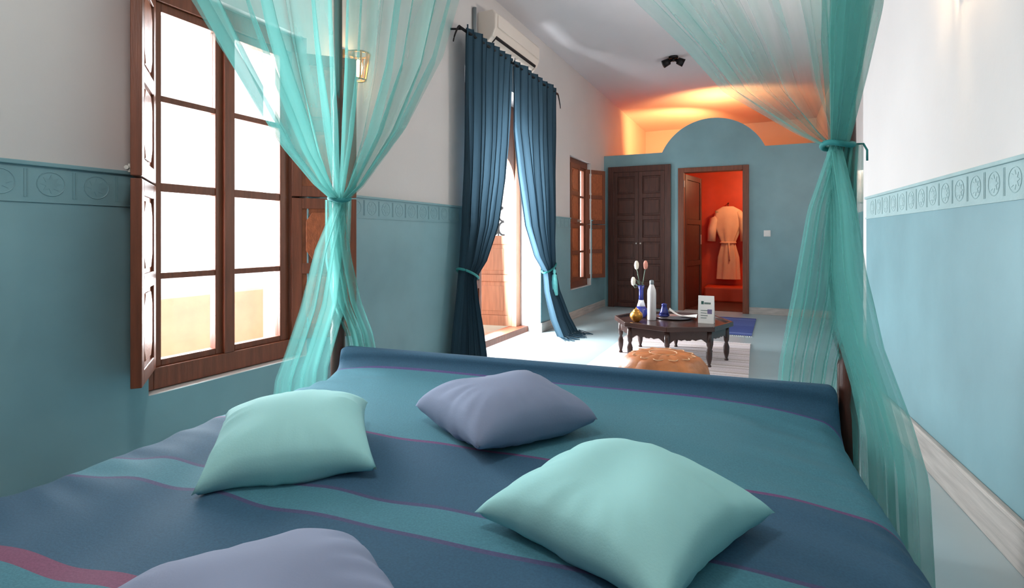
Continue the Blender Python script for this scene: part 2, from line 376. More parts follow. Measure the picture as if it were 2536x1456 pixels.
# ------------------------------------------------------------------ french door in the window wall
d1 = tag(empty('door_1'), 'arched glazed wooden double door with iron grille standing open behind the curtains', 'door', kind='structure')
xo, xi = XL - .33, XL - .25
y0, y1, _, ztop = DOOR1
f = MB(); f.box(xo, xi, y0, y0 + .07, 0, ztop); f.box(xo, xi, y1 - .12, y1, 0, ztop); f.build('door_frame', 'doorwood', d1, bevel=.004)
MB().box(xo - .02, xi + .10, y0 + .07, y1 - .0, 0, .07).build('threshold', 'wood', d1, bevel=.006)
ya, yb, zs_, ra = y0 + .07, y1 - .12, 1.72, (y1 - .12 - y0 - .07) / 2; yc = (ya + yb) / 2
pts = [Vector((xo, ya, ztop)), Vector((xo, ya, zs_))] + [Vector((xo, yc - ra * math.cos(t), zs_ + ra * .55 * math.sin(t))) for t in [PI * i / 24 for i in range(1, 24)]] + [Vector((xo, yb, zs_)), Vector((xo, yb, ztop))]
MB().prism(pts, 0, (.06, 0, 0)).build('arched_head', 'wood', d1)
def door_leaf(width, matw):
    o = MB(); t = .04; h = 1.95; st = .05
    o.box(0, t, 0, st, 0, h); o.box(0, t, width - st, width, 0, h)
    for a, b in ((0, .12), (.52, .60), (.96, 1.06), (h - .08, h)): o.box(0, t, st, width - st, a, b)
    leaf = o.build('door_leaf', matw, d1, bevel=.003)
    for a, b in ((.12, .52), (.60, .96)):
        p = MB().box(.012, .028, st, width - st, a, b); p.box(.006, .034, st + .05, width - st - .05, a + .05, b - .05); p.build('panel', matw, leaf, bevel=.006)
    MB().box(.018, .022, st, width - st, 1.06, h - .08).build('pane', 'glass', leaf)
    gr = MB(); gw = width - 2 * st
    for r_ in range(5):
        zc = 1.06 + .085 + r_ * .162
        for c_ in range(5):
            yy = st + gw * (c_ + .5) / 5
            gr.tube([(.045, yy + gw / 10.4 * math.cos(2 * PI * i / 16), zc + .078 * math.sin(2 * PI * i / 16)) for i in range(16)], .011, 6, True)
    for c_ in range(6): gr.tube([(.045, st + gw * c_ / 5, 1.05), (.045, st + gw * c_ / 5, h - .07)], .009, 6)
    gr.build('iron_grille', 'iron', leaf)
    return leaf
ll = door_leaf(.74, 'wood'); ll.location = (xi - .06, ya + .002, .07)
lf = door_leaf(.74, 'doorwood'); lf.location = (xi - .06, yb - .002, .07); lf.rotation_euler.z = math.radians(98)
# gallery outside
g0 = struct(MB().box(-5.2, XL - .35, -1, 11, -.08, -.001).build('floor_gallery', 'terr'), 'sunlit tiled gallery floor outside the windows', 'floor')
struct(MB().box(-4.5, -4.3, -1, 11, 0, .62).build('wall_parapet', 'cream'), 'cream parapet wall along the gallery outside the windows', 'wall')

# ------------------------------------------------------------------ partition doors
d2 = tag(empty('door_2'), 'closed dark wooden double door with rows of small recessed panels', 'door', kind='structure')
x0, x1, z1 = D2[0], D2[1], D2[3]
f = MB(); f.box(x0, x0 + .09, YP - .05, YP, 0, z1); f.box(x1 - .09, x1, YP - .05, YP, 0, z1); f.box(x0 + .09, x1 - .09, YP - .05, YP, z1 - .09, z1); f.build('door_frame', 'dark', d2, bevel=.004)
for k in range(2):
    a = x0 + .09 + k * (x1 - x0 - .18) / 2; b = a + (x1 - x0 - .18) / 2 - .004
    lm = MB(); lm.box(a, a + .06, YP - .04, YP - .004, .01, z1 - .092); lm.box(b - .06, b, YP - .04, YP - .004, .01, z1 - .092)
    nr = 6; hh = (z1 - .092 - .01 - .07) / nr
    for r_ in range(nr + 1): lm.box(a + .06, b - .06, YP - .04, YP - .004, .01 + r_ * hh, .01 + r_ * hh + .07)
    leaf = lm.build('door_leaf', 'dark', d2, bevel=.003)
    for r_ in range(nr):
        za, zb = .08 + r_ * hh, .01 + (r_ + 1) * hh
        p = MB().box(a + .06, b - .06, YP - .02, YP - .006, za, zb); p.box(a + .085, b - .085, YP - .032, YP - .02, za + .03, zb - .03); p.build('panel', 'dark', leaf, bevel=.006)
    hm = MB().tube([(b - .03 if k == 0 else a + .03, YP - .045, 1.02), (b - .03 if k == 0 else a + .03, YP - .07, 1.02)], .012); hm.build('knob', 'bolt', leaf)
d3 = tag(empty('door_3'), 'open brown wooden door in the partition showing the red bathroom', 'door', kind='structure')
x0, x1, z1 = D3[0], D3[1], D3[3]
f = MB(); f.box(x0, x0 + .085, YP - .03, YP + .14, 0, z1); f.box(x1 - .085, x1, YP - .03, YP + .14, 0, z1); f.box(x0 + .085, x1 - .085, YP - .03, YP + .14, z1 - .07, z1); f.build('door_frame', 'wood', d3, bevel=.005)
lm = MB(); wd = x1 - x0 - .18
for a, b in ((0, .08), (wd - .08, wd)): lm.box(a, b, 0, .04, .01, z1 - .075)
for zz in (.01, .66, 1.32, z1 - .155): lm.box(.08, wd - .08, 0, .04, zz, zz + .08)
leaf = lm.build('door_leaf', 'dark', d3, bevel=.003, loc=(x0 + .09, YP + .145, 0), rz=math.radians(79))
for a, b in ((.09, .66), (.74, 1.32), (1.40, z1 - .155)): MB().box(.08, wd - .08, .012, .028, a, b).build('panel', 'dark', leaf, bevel=.006)
MB().box(wd - .07, wd - .03, -.006, 0, 1.0, 1.16).build('lock_plate', 'bolt', leaf)
MB().box(x0 + .086, x0 + .092, YP - .02, YP + .05, 1.88, 1.98).build('hinge', 'bolt', d3)

# ------------------------------------------------------------------ bed
BA = math.radians(4.99); BO = Vector((-1.811, 2.019, 0))
bx = Vector((math.cos(BA), math.sin(BA), 0)); by = Vector((-math.sin(BA), math.cos(BA), 0))
BW, BL = 2.03, 2.12
bed = tag(empty('canopy_bed', BO, BA), 'dark wooden four-poster bed under the blue bedspread', 'bed')
MB().box(.06, BW - .06, -BL + .04, -.10, .24, .455).build('mattress', 'paper', bed, bevel=.05)
MB().box(.06, BW - .07, -.052, -.02, .12, .572).build('footboard', 'dark', bed, bevel=.006)
MB().box(.0, BW, -BL - .04, -BL, .12, .88).build('headboard', 'dark', bed, bevel=.01)
for a, b in ((-.005, .03), (BW - .03, BW + .005)): MB().box(a, b, -BL, -.04, .10, .24).build('side_rail', 'dark', bed, bevel=.005)
PZ = 2.42
prof = [(.034, 0), (.034, .18), (.028, .2), (.034, .24), (.034, .66), (.026, .69), (.034, .72), (.022, .78), (.026, 1.2), (.022, 1.7), (.026, 1.74), (.02, 1.8), (.02, PZ), (.028, PZ + .02), (.012, PZ + .05)]
POSTS = {}
for k, (px_, py_) in enumerate(((-.045, -.012), (BW + .045, .012), (-.045, -BL - .02), (BW + .03, -BL - .02))):
    MB().lathe(prof, 16).build('bed_post', 'dark', bed, True, loc=(px_, py_, 0)); POSTS[k] = BO + bx * px_ + by * py_
for a, b in (((-.045, 0), (BW + .045, 0)), ((-.045, -BL - .02), (BW + .03, -BL - .02)), ((-.045, 0), (-.045, -BL - .02)), ((BW + .045, 0), (BW + .03, -BL - .02))):
    MB().tube([(a[0], a[1], PZ - .04), (b[0], b[1], PZ - .04)], .016, 8).build('canopy_rail', 'dark', bed, True)

# bedspread: cross-section runs down both sides; along the length it climbs over the footboard
TEAL, NAVY, RED_, LINE = (66, 122, 138), (46, 86, 112), (120, 72, 100), (72, 74, 110)
L0, L1 = -2.6, 0.6   # attribute range
def sp(ly): return (ly - L0) / (L1 - L0)
stops = [(0, TEAL), (sp(-1.565), RED_), (sp(-1.53), NAVY), (sp(-1.252), LINE), (sp(-1.243), TEAL), (sp(-1.143), LINE), (sp(-1.135), NAVY), (sp(-.822), (104, 70, 112)), (sp(-.806), TEAL), (sp(-.112), (84, 74, 124)), (sp(-.094), NAVY)]
M['spread'] = ramp_mat('woven_bedspread', 'stripe', stops)
nu, nv = 260, 240
SIDE = .34; CR = .085
def prof_len(v):
    """v arclength from the outer hem at the foot towards the head -> (ly, z)"""
    v -= .28
    if v < 0: return (.012, .585 + v)
    if v < .045: return (.012 - v * 1.55, .588 + .004 * math.sin(PI * v / .045))
    if v < .10: w = (v - .045) / .055; return (-.058 - .035 * w ** 3, .588 - .058 * w)
    return (-.093 - (v - .10), .53)
VL = .28 + .10 + BL - .10
def cross(u, CR):
    """u arclength across, 0..SIDE | BW | SIDE -> (lx, dz)"""
    if u < SIDE:
        d = SIDE - u
        a = min(d, CR * PI / 2) / CR
        x, z = CR - CR * math.sin(a), -CR + CR * math.cos(a)
        if d > CR * PI / 2: z -= d - CR * PI / 2; x -= .02 * math.sin(min(1, (d - CR * PI / 2) * 5))
        return x - .0, z
    if u > SIDE + BW - 2 * CR + .0:
        x, z = cross(SIDE * 2 + BW - 2 * CR - u, CR); return BW - x, z
    return CR + (u - SIDE), 0
stripe = []
def spread_pt(u, v):
    V = v * VL; cr = .022 + (CR - .022) * max(0, min(1, (V - .35) / .12)); U = u * (2 * SIDE + BW - 2 * cr)
    ly, z = prof_len(V); lx, dz = cross(U, cr)
    top = max(0, min(1, (-ly - .09) / .12))
    cxn = (lx - BW / 2) / (BW / 2)
    if V > .32:
        z += -.045 * abs(cxn) ** 4 * top                                # the mattress falls off towards its long edges
        z += -.03 * (1 - top) * abs(cxn) ** 6
        z += -.004 * top
    p = Vector((lx, ly, 0))
    if V > .38:
        w = .012 * noise.noise(Vector((lx * 2.1, ly * 1.6, 3.1))) + .0035 * noise.noise(Vector((lx * 4 + ly * 9, ly * 3 - lx * 2, 2.2))) + .006 * noise.noise(Vector((lx * 5 + ly * 3, ly * 2.0, 7.7)))
        edge = max(0, (abs(cxn) - .6) / .4)
        w += .007 * edge * noise.noise(Vector((lx * 3, ly * 17 + lx * 5, 1.2))) * 1.6
        w += .006 * math.exp(-((lx - .55) ** 2) / .12) * math.sin(9 * ly + 22 * lx) * max(0, min(1, (-ly - .75) / .3))
        z += w * min(1, (V - .38) / .15)
    side = min(1, max(0, -dz - .03) / .12)
    fold = .018 * side * noise.noise(Vector((lx * 0, ly * 7, 5.5)))
    lx += fold * (-1 if lx < BW / 2 else 1)
    corner = max(0, (cxn - .45) / .55) ** 2.2 * .09 * max(0, 1 + ly / .5) + max(0, (-cxn - .75) / .25) ** 2 * .03 * max(0, 1 + ly / .5)
    stripe.append(sp(ly + corner * (1 if ly < -.02 else 0) + .006 * noise.noise(Vector((lx * 1.3, ly * 2, 9)))))
    return (lx, ly, z + dz)
sm_ = MB().grid(spread_pt, nu, nv)
bs = sm_.build('bedspread', 'spread', None, True, loc=BO, rz=BA)
at = bs.data.attributes.new('stripe', 'FLOAT', 'POINT')
at.data.foreach_set('value', stripe)
tag(bs, 'woven teal and navy striped bedspread with thin plum lines covering the bed', 'bedspread')

# ------------------------------------------------------------------ cushions
def cushion(label, c, size, rz, m, thick, tilt=(0, 0), seed=0, asp=1.0):
    N = 44; sv = Vector((seed * 3.7, seed * 1.3, 0))
    def side(sg):
        def fn(u, v):
            x, y = 2 * u - 1, 2 * v - 1
            e = max(0, (1 - x ** 2)) * max(0, (1 - y ** 2))
            h = thick * (e ** .39) * (1 - .07 * (x * x + y * y))
            px_ = x * (1 - .085 * (1 - y * y) * abs(x) ** 2); py_ = y * (1 - .085 * (1 - x * x) * abs(y) ** 2)
            kr = 1 + (.012 if m == 'mint' else -.03) * (abs(x) * abs(y)) ** 5; px_ *= kr; py_ *= kr
            rim = max(abs(x), abs(y)); ang = math.atan2(y, x)
            wr_ = .12 * noise.noise(Vector((x * 1.6, y * 1.6, sg)) + sv) * e ** .5
            wr_ += .26 * max(0, rim - .45) * noise.noise(Vector((math.cos(ang) * 5.5, math.sin(ang) * 5.5, rim * .8 + sg)) + sv) * (e ** .35)
            z = sg * (h + thick * wr_)
            if sg < 0: z = max(z, -thick * .62)
            z += .012 * noise.noise(Vector((x * 1.3, y * 1.3, 4.4)) + sv) - .018 * (abs(x * y) ** 3)
            return (px_ * size / 2, py_ * size / 2 * asp, z)
        return fn
    mb = MB().grid(side(1), N, N); k = len(mb.v)
    mb.grid(lambda u, v: side(-1)(1 - u, v), N, N)
    o = mb.build('cushion', m, None, True)
    o.rotation_euler = (tilt[0], tilt[1], rz); o.location = c
    md = o.modifiers.new('weld', 'WELD'); md.merge_threshold = .0008
    return tag(o, label, 'cushion', 'throw cushions on the bed')
ZC = .583
cushion('mint green square cushion on the bedspread nearest the tall window', (-1.125, 1.055, ZC + .004), .39, math.radians(43), 'mint', .092, (math.radians(8), 0), 1)
cushion('lavender grey cushion lying towards the footboard between two mint cushions', (-.72, 1.475, ZC + .008), .41, math.radians(-32), 'grey', .095, (0, 0), 2)
cushion('large mint green cushion lying on the bedspread towards the carved-frieze wall', (-.255, 1.07, ZC - .005), .415, math.radians(-20), 'mint', .088, (0, 0), 3)
cushion('lavender grey cushion resting at the head end of the bedspread', (-.585, .47, ZC - .002), .42, math.radians(-31), 'grey', .095, (0, 0), 4)

# ------------------------------------------------------------------ sheer bed curtains
def bed_curtain(label, post, A, B, zt, LA, LB, tailA, tailB, seed, nA=7, nB=7, nT=4):
    e = tag(empty('bed_curtain', (post.x, post.y, 0)), label, 'curtain', 'sheer curtains on the foot posts')
    nAx, nBx = -B, -A      # outward normals of the side plane and the foot plane
    ztop = PZ - .03
    def pos(s, z, L, n, d, nrm, amp, g0=0.0):
        ph = 2 * PI * n * s + seed
        wob = .5 + .5 * noise.noise(Vector((s * 4, seed, 0.3)))
        dd = g0 + (L - g0) * s + .25 * (L / n) * math.sin(2 * ph) * .35
        return d * dd + nrm * (amp * math.sin(ph) * (.6 + .8 * wob) + amp * .6 * math.sin(ph * .37 + 1))
    def upper(u, v):
        z = ztop + (zt - ztop) * (v ** .85); x = z - zt
        s = abs(2 * u - 1); isA = u < .5
        L = interp(LA if isA else LB, x)[0]
        gather = min(1, x / .35)
        amp = .018 + .020 * gather
        d, nrm = (A, nAx) if isA else (B, nBx)
        w = min(1, s / .08); nn = (nrm * w + (nAx + nBx).normalized() * (1 - w)).normalized()
        sag = -.05 * math.sin(PI * s) * math.sin(PI * min(1, x / 1.0)) * .5
        p = pos(s, z, L, nA if isA else nB, d, nn, amp) + (A + B) * .04
        return (p.x, p.y, z + sag)
    up = MB().grid(upper, 300, 60, lambda u, v: (u * 1.9, v * 1.2))
    up.build('upper_drape', 'sheer', e, True)
    for nm, tab, d, nrm, n, ofs in (('side_tail', tailA, A, nAx, nT, 1.3), ('foot_tail', tailB, B, nBx, nT, 2.1)):
        zb = min(q[0] for q in tab)
        def tail(u, v, tab=tab, d=d, nrm=nrm, n=n, ofs=ofs, zb=zb):
            z = zt + (zb - zt) * v
            L, g, out = interp(tab, z)
            amp = .016 + .012 * min(1, (zt - z) / .5)
            ph = 2 * PI * n * u + seed + ofs
            p = d * (g + (L - g) * u + .006 * math.sin(2 * ph)) + nrm * (amp * math.sin(ph) + out)
            return (p.x, p.y, z)
        MB().grid(tail, 130, 40, lambda u, v, ofs=ofs: (u * .9 + ofs, v * 1.2)).build(nm, 'sheer', e, True)
    tb = MB().tube([(.046 * math.cos(2 * PI * i / 20) + .01 * (A.x + B.x), .046 * math.sin(2 * PI * i / 20) + .01 * (A.y + B.y), zt + .006 * math.sin(4 * PI * i / 20)) for i in range(20)], .010, 8, True); tb.xf(Matrix.Translation((A + B) * .03))
    tb.build('tie_band', 'rope', e, True)
    return e
Aside = -by
upA = [(0, .045), (.06, .17), (.2, .37), (.38, .55), (.5, .67), (.68, .84), (1.2, 1.2)]
upB = [(0, .045), (.06, .13), (.31, .36), (.6, .54), (.9, .64), (1.2, .80)]
c1 = bed_curtain('sheer teal curtain tied to the bed post by the tall window', POSTS[0], Aside, bx, 1.28, upA, upB,
                 [(1.28, .05, -.03, -.045), (1.05, .19, -.03, -.045), (.80, .27, -.01, -.04), (.62, .31, .02, .0), (.5, .34, .03, .03), (.12, .38, .05, .05)],
                 [(1.28, .05, -.03, -.045), (1.0, .10, -.03, -.045), (.80, .14, .0, -.03), (.65, .16, .03, .03), (.5, .18, .05, .05), (.03, .2, .06, .06)], .4)
upB2 = [(0, .045), (.05, .13), (.22, .37), (.4, .51), (.61, .70), (1.1, .92)]
upA2 = [(0, .045), (.06, .10), (.2, .22), (.4, .36), (.7, .55), (1.1, .8)]
c2 = bed_curtain('sheer teal curtain tied to the bed post beside the carved-frieze wall', POSTS[1], Aside, -bx, 1.42, upA2, upB2,
                 [(1.42, .05, -.03, -.045), (1.2, .24, -.03, -.045), (1.0, .34, -.03, -.045), (.8, .45, -.02, -.03), (.62, .54, .0, .012), (.5, .60, .02, .03), (.03, .64, .04, .04)],
                 [(1.42, .06, -.03, -.045), (1.2, .13, -.03, -.045), (.9, .18, -.03, -.045), (.66, .21, -.0, .03), (.5, .22, .02, .05), (.03, .24, .03, .06)], 2.2, 9, 7, 6)
MB().tube([(.02, -.04, 1.42), (.038, -.05, 1.418), (.048, -.055, 1.395), (.048, -.055, 1.36)], .0035, 6).build('tie_end', 'rope', c2, True)

# ------------------------------------------------------------------ curtains, rod, air conditioner on the window wall
RX, RZ = -2.28, 2.83
rod = tag(MB().tube([(RX, 3.86, RZ), (RX, 6.16, RZ)], .013, 10).build('curtain_rod', 'iron', None, True), 'black iron curtain rod with scrolled ends over the glazed door', 'curtain rod')
for yy, sg in ((3.86, -1), (6.16, 1)):
    MB().tube([(RX, yy + sg * .09 * (1 - math.cos(t)) * .55, RZ - .075 + .075 * math.cos(t) + .03 * math.sin(t)) for t in [i * .2 for i in range(0, 17)]], [.011 - .0004 * i for i in range(17)], 8).build('finial', 'iron', rod, True)
    MB().tube([(RX, yy - sg * .05, RZ), (XL + .004, yy - sg * .05, RZ + .02)], .009, 8).build('bracket', 'iron', rod, True)
def drape(name, label, tab, npl, tie_z, seed, tassel, tie_y):
    zs = sorted(q[0] for q in tab); zb, zt = zs[0], zs[-1]
    e = tag(empty(name, (RX, tie_y, 0)), label, 'curtain', 'petrol blue curtains at the glazed door')
    def fn(u, v):
        z = zt + (zb - zt) * v
        ya_, yb_, xo_, am = interp(tab, z)
        ph = 2 * PI * npl * u + seed
        cr = math.sin(ph) * .75 + .35 * math.sin(ph * .43 + 1.7)
        # the pinch squeezes the flare side harder, so folds lean into the tie
        y = ya_ + (yb_ - ya_) * u + .3 * (yb_ - ya_) / npl * math.sin(2 * ph) * .4
        return (xo_ + am * cr + .012 * noise.noise(Vector((u * 5, z * 1.5, seed))), y - tie_y, z)
    MB().grid(fn, 240, 90, lambda u, v: (u, v)).build('cloth', 'drape', e, True)
    ya_, yb_, xo_, am = interp(tab, tie_z)
    ring = [(xo_ + (am + .02) * math.cos(t), (ya_ + yb_) / 2 - tie_y + (yb_ - ya_) * .54 * math.sin(t), tie_z + .05 * math.sin(t) * (1 if tassel else -1) + .02) for t in [2 * PI * i / 24 for i in range(24)]]
    tbk = MB().tube(ring, .011, 8, True).build('tieback', 'rope', e, True)
    if tassel:
        tt = MB().lathe([(.006, .13), (.016, .12), (.02, .09), (.012, .075), (.026, .06), (.036, -.02), (.042, -.16), (.04, -.17)], 14).build('tassel', 'aqua', tbk, True, loc=(.08, -.06, tie_z - .12))
        MB().tube([(xo_ + .06, -.05, tie_z), (.08, -.06, tie_z + .02)], .006, 6).build('tassel_cord', 'aqua', tbk)
    return e
drape('door_curtain', 'dark petrol curtain hanging next to the wall gap with the first window', [(RZ + .045, 3.92, 4.87, .012, .03), (2.0, 3.93, 4.78, .0, .04), (1.64, 3.93, 4.70, .0, .045), (1.21, 3.92, 4.53, .0, .05), (.9, 3.88, 4.30, .0, .045), (.76, 3.86, 4.10, .0, .04), (.6, 3.84, 4.13, .0, .045), (.3, 3.78, 4.24, .0, .05), (.01, 3.74, 4.32, .0, .055)], 8, .78, .5, False, 4.0)
rc = drape('door_curtain', 'petrol blue curtain with aqua tassel tieback and fringe trailing on the floor', [(RZ + .045, 4.88, 6.06, .012, .03), (2.2, 4.93, 6.06, 0, .04), (1.76, 5.05, 6.06, .0, .045), (1.23, 5.25, 6.05, .0, .05), (.9, 5.50, 6.05, .0, .045), (.72, 5.76, 6.04, .0, .035), (.5, 5.72, 6.05, .04, .04), (.2, 5.62, 6.06, .16, .05), (.03, 5.55, 6.08, .26, .05)], 8, .74, 2.0, True, 5.9)
fm = MB()
for i in range(46):
    q = i / 45; y = 5.55 + .53 * q - 5.9; x = .26 + .05 * math.sin(2 * PI * 8 * q + 2.0) * .75
    l_ = .10 + .10 * random.random()
    fm.tube([(x, y, .035), (x + l_ * .5, y + random.uniform(-.03, .02), .014), (x + l_, y + random.uniform(-.08, .03), .006)], .004, 4)
tag(fm.build('fringe', 'drape', rc), kind='stuff')

ac = tag(empty('air_conditioner', (XL, 4.38, 2.88)), 'ivory wall-mounted split air conditioner above the curtain rod', 'air conditioner')
pr_ = [(0, 0), (.10, 0), (.155, .05), (.185, .12), (.19, .25), (.16, .29), (0, .29)]
L_ = 1.05
MB().prism([Vector((p[0], 0, p[1])) for p in pr_][::-1], 0, (0, L_, 0)).build('housing', 'plastic', ac, bevel=.012)
MB().prism([Vector((p[0], .06, p[1])) for p in [(.118, .018), (.16, .058), (.166, .064), (.166, .052), (.124, .010)]], 0, (0, L_ - .12, 0)).build('air_slot', 'black', ac)
MB().box(.186, .196, .04, L_ - .04, .13, .25).build('front_panel', 'plastic', ac, bevel=.006)
MB().prism([Vector((p[0], .07, p[1])) for p in [(.10, -.004), (.15, .04), (.153, .036), (.103, -.010)]], 0, (0, L_ - .14, 0)).build('louver', 'plastic', ac)
MB().tube([(.02, -.09, -.14), (.02, -.09, .29)], .018, 10).build('conduit', 'grey_cap', ac, True)

# ------------------------------------------------------------------ sconces, ceiling spotlight, lamps, added fill lamps
def sconce(label, loc, rz, power):
    e = tag(empty('wall_sconce', loc, rz), label, 'sconce', 'brass wall sconces')
    MB().box(0, .012, -.05, .05, -.14, .14).build('back_plate', 'brass', e, bevel=.004)
    MB().tube([(.01, 0, -.02), (.05, 0, -.03), (.085, 0, -.03)], .008, 8).build('arm', 'brass', e, True)
    MB().lathe([(.012, -.03), (.02, -.01), (.026, .03), (.02, .06), (.006, .075)], 14, (.085, 0, 0)).build('bulb', 'bulb', e, True)
    cg = MB().tube([(.085 + .07 * math.cos(2 * PI * i / 20), .07 * math.sin(2 * PI * i / 20), .11) for i in range(20)], .006, 6, True).build('cage', 'brass', e, True)
    for i in range(10):
        a = 2 * PI * i / 10
        MB().tube([(.085 + .045 * math.cos(a), .045 * math.sin(a), -.05), (.085 + .07 * math.cos(a), .07 * math.sin(a), .11)], .006, 5).build('cage_bar', 'brass', cg)
    for r_, z_ in ((.045, -.05),):
        MB().tube([(.085 + r_ * math.cos(2 * PI * i / 20), r_ * math.sin(2 * PI * i / 20), z_) for i in range(20)], .006, 6, True).build('cage_ring', 'brass', cg, True)
    point('sconce_light', (.085, 0, .03), power, (1.0, .72, .42), .03, e)
    return e
sconce('lit brass wall sconce between the tall window and the curtained door', (XL, 2.68, 2.14), 0, 14)
rp_ = RW0 + RD * .42
sconce('lit brass wall sconce high on the wall beside the bed', (rp_.x - .001, rp_.y, 2.24), PI + RA, 22)

cl = tag(empty('ceiling_spotlight', (-1.085, 7.18, CEIL)), 'small black twin spotlight fixed to the white ceiling', 'spotlight')
MB().lathe([(.06, -.022), (.06, 0)], 20).build('mount_plate', 'iron', cl, True)
for s_ in (-1, 1):
    dv = Vector((s_ * .9, .25 * s_, -.45)).normalized(); st_ = Vector((s_ * .02, 0, -.04))
    MB().tube([st_, st_ + dv * .03, st_ + dv * .035, st_ + dv * .12], [.018, .022, .042, .05], 14).build('lamp_head', 'iron', cl, True)
MB().tube([(0, 0, -.02), (0, 0, -.06)], .02, 10).build('stem', 'iron', cl, True)

ul = tag(empty('uplighter', (-.72, 9.40, 2.40)), 'warm uplighter standing behind the arched crown of the partition', 'lamp')
MB().lathe([(.09, 0), (.09, .02), (.015, .035), (.015, .25), (.03, .26)], 20).build('base', 'brass', ul, True)
MB().lathe([(.03, .26), (.10, .33), (.12, .38), (.115, .38), (.09, .33), (.02, .27)], 24).build('bowl', 'brass', ul, True)
MB().lathe([(.02, .28), (.035, .32), (.03, .36), (.008, .38)], 14).build('bulb', 'bulb', ul, True)
sd = bpy.data.lights.new('loft_light', 'SPOT'); sd.energy = 42; sd.color = (1.0, .43, .14); sd.spot_size = math.radians(150); sd.spot_blend = .35; sd.shadow_soft_size = .05
so = bpy.data.objects.new('loft_light', sd); COL.objects.link(so); so.parent = ul; so.location = (0, 0, .42); so.rotation_euler = (math.radians(180 - 28), 0, 0)
ww = tag(empty('fill_spot_lamp', (-1.0, 9.9, 2.40), math.radians(38)), 'added small brass fill lamp on the loft floor washing the corner with amber light', 'lamp')  # extra lamp, added to brighten the loft's left wall
MB().lathe([(.07, 0), (.07, .015), (.012, .025), (.012, .14)], 18).build('base', 'brass', ww, True)
MB().tube([(0, -.03, .13), (0, .0, .145), (0, .05, .16), (0, .09, .175)], [.02, .03, .035, .045], 16).build('lamp_head', 'brass', ww, True)
sd2 = bpy.data.lights.new('corner_fill', 'SPOT'); sd2.energy = 110; sd2.color = (1.0, .43, .14); sd2.spot_size = math.radians(120); sd2.spot_blend = .8; sd2.shadow_soft_size = .04
so2 = bpy.data.objects.new('corner_fill', sd2); COL.objects.link(so2); so2.parent = ww; so2.location = (0, .11, .19); so2.rotation_euler = (math.radians(112), 0, 0)
pd = tag(empty('fill_pendant', (-.85, .55, CEIL)), 'added fill lamp, a round frosted glass pendant unseen over the bed', 'lamp')  # out of view, added as general fill for the dark room
MB().lathe([(.06, -.03), (.06, 0)], 20).build('ceiling_rose', 'brass', pd, True)
MB().tube([(0, 0, -.03), (0, 0, -.50)], .005, 6).build('cord', 'iron', pd, True)
MB().lathe([(.03, -.50), (.035, -.54)], 16).build('lamp_holder', 'brass', pd, True)
MB().lathe([(.035 if i == 0 else max(.002, .13 * math.sin(PI * (i + 1.3) / 16)), -.54 - .26 * i / 14) for i in range(15)], 24).build('globe', 'shade', pd, True)
point('pendant_fill', (0, 0, -.95), 16, (.96, .98, 1.0), .13, pd)
bl = tag(empty('bathroom_pendant', (-.1, 9.6, 2.33)), 'small warm ceiling lamp inside the red bathroom', 'lamp')
MB().lathe([(.05, -.02), (.05, 0)], 16).build('ceiling_rose', 'brass', bl, True)
MB().lathe([(.02, -.14), (.06, -.12), (.07, -.07), (.05, -.03), (.03, -.02)], 18).build('globe', 'shade', bl, True)
point('bathroom_light', (0, 0, -.22), 15, (1.0, .62, .34), .06, bl)

fp = tag(empty('fill_floor_lamp', (.70, 5.0, 0)), 'added brass fill lamp with pale drum shade unseen behind the return wall', 'lamp')  # hidden lamp, added to lift the light on the partition
MB().lathe([(.13, 0), (.13, .02), (.02, .035), (.012, .06), (.012, 1.36), (.02, 1.38)], 22).build('stand', 'brass', fp, True)
MB().lathe([(.145, 1.38), (.11, 1.62), (.107, 1.62), (.14, 1.39)], 28).build('lamp_shade', 'plastic', fp, True)
MB().lathe([(.012, 1.36), (.03, 1.43), (.026, 1.48), (.006, 1.51)], 14).build('bulb', 'bulb', fp, True)
point('floor_lamp_fill', (0, 0, 1.68), 26, (1.0, .90, .80), .07, fp)

# ------------------------------------------------------------------ light switch, robe
sw = tag(empty('light_switch', (0.0, YP, 1.17)), 'square white light switch on the teal partition', 'switch')
swp = MB().box(-.045, .045, -.01, 0, -.045, .045).build('plate', 'paper', sw, bevel=.004)
MB().box(-.025, .025, -.016, -.01, -.028, .028).build('rocker', 'paper', swp, bevel=.003)
rb_p = ony(1803, 600, 10.42)
rb = tag(empty('bathrobe', (rb_p.x, 10.42, 0)), 'cream bathrobe with short sleeves hanging on the red bathroom wall', 'bathrobe')
zt_ = 1.1 + (590 - 512) / 1350 * 9.8; zl_ = 1.1 - (690 - 590) / 1350 * 9.8
def robe_fn(u, v):
    z = zt_ + (zl_ - zt_) * v
    hw_, dp = interp([(0, .09, .05), (.05, .20, .06), (.12, .235, .075), (.3, .21, .08), (.48, .12, .07), (.52, .115, .07), (.7, .17, .08), (1, .19, .09)], v)
    a = 2 * PI * u
    rr = 1 + .10 * math.sin(a * 7 + v * 2) * min(1, v * 2.5)
    return (hw_ * math.cos(a) * rr, dp * math.sin(a) * rr, z)
MB().grid(robe_fn, 70, 40).build('robe_body', 'robe', rb, True)
for s_ in (-1, 1):
    MB().tube([(s_ * .17, 0, zt_ - .10), (s_ * .235, -.02, zt_ - .22), (s_ * .265, -.03, zt_ - .40), (s_ * .275, -.03, zt_ - .62)], [.055, .07, .075, .07], 14).build('sleeve', 'robe', rb, True)
MB().tube([(.125 * math.cos(t), .082 * math.sin(t), zt_ + (zl_ - zt_) * .5) for t in [2 * PI * i / 20 for i in range(20)]], .017, 8, True).build('belt', 'robe', rb, True)
MB().tube([(.02, -.085, zt_ + (zl_ - zt_) * .5), (.03, -.10, zt_ + (zl_ - zt_) * .75)], .012, 6).build('belt_end', 'robe', rb, True)
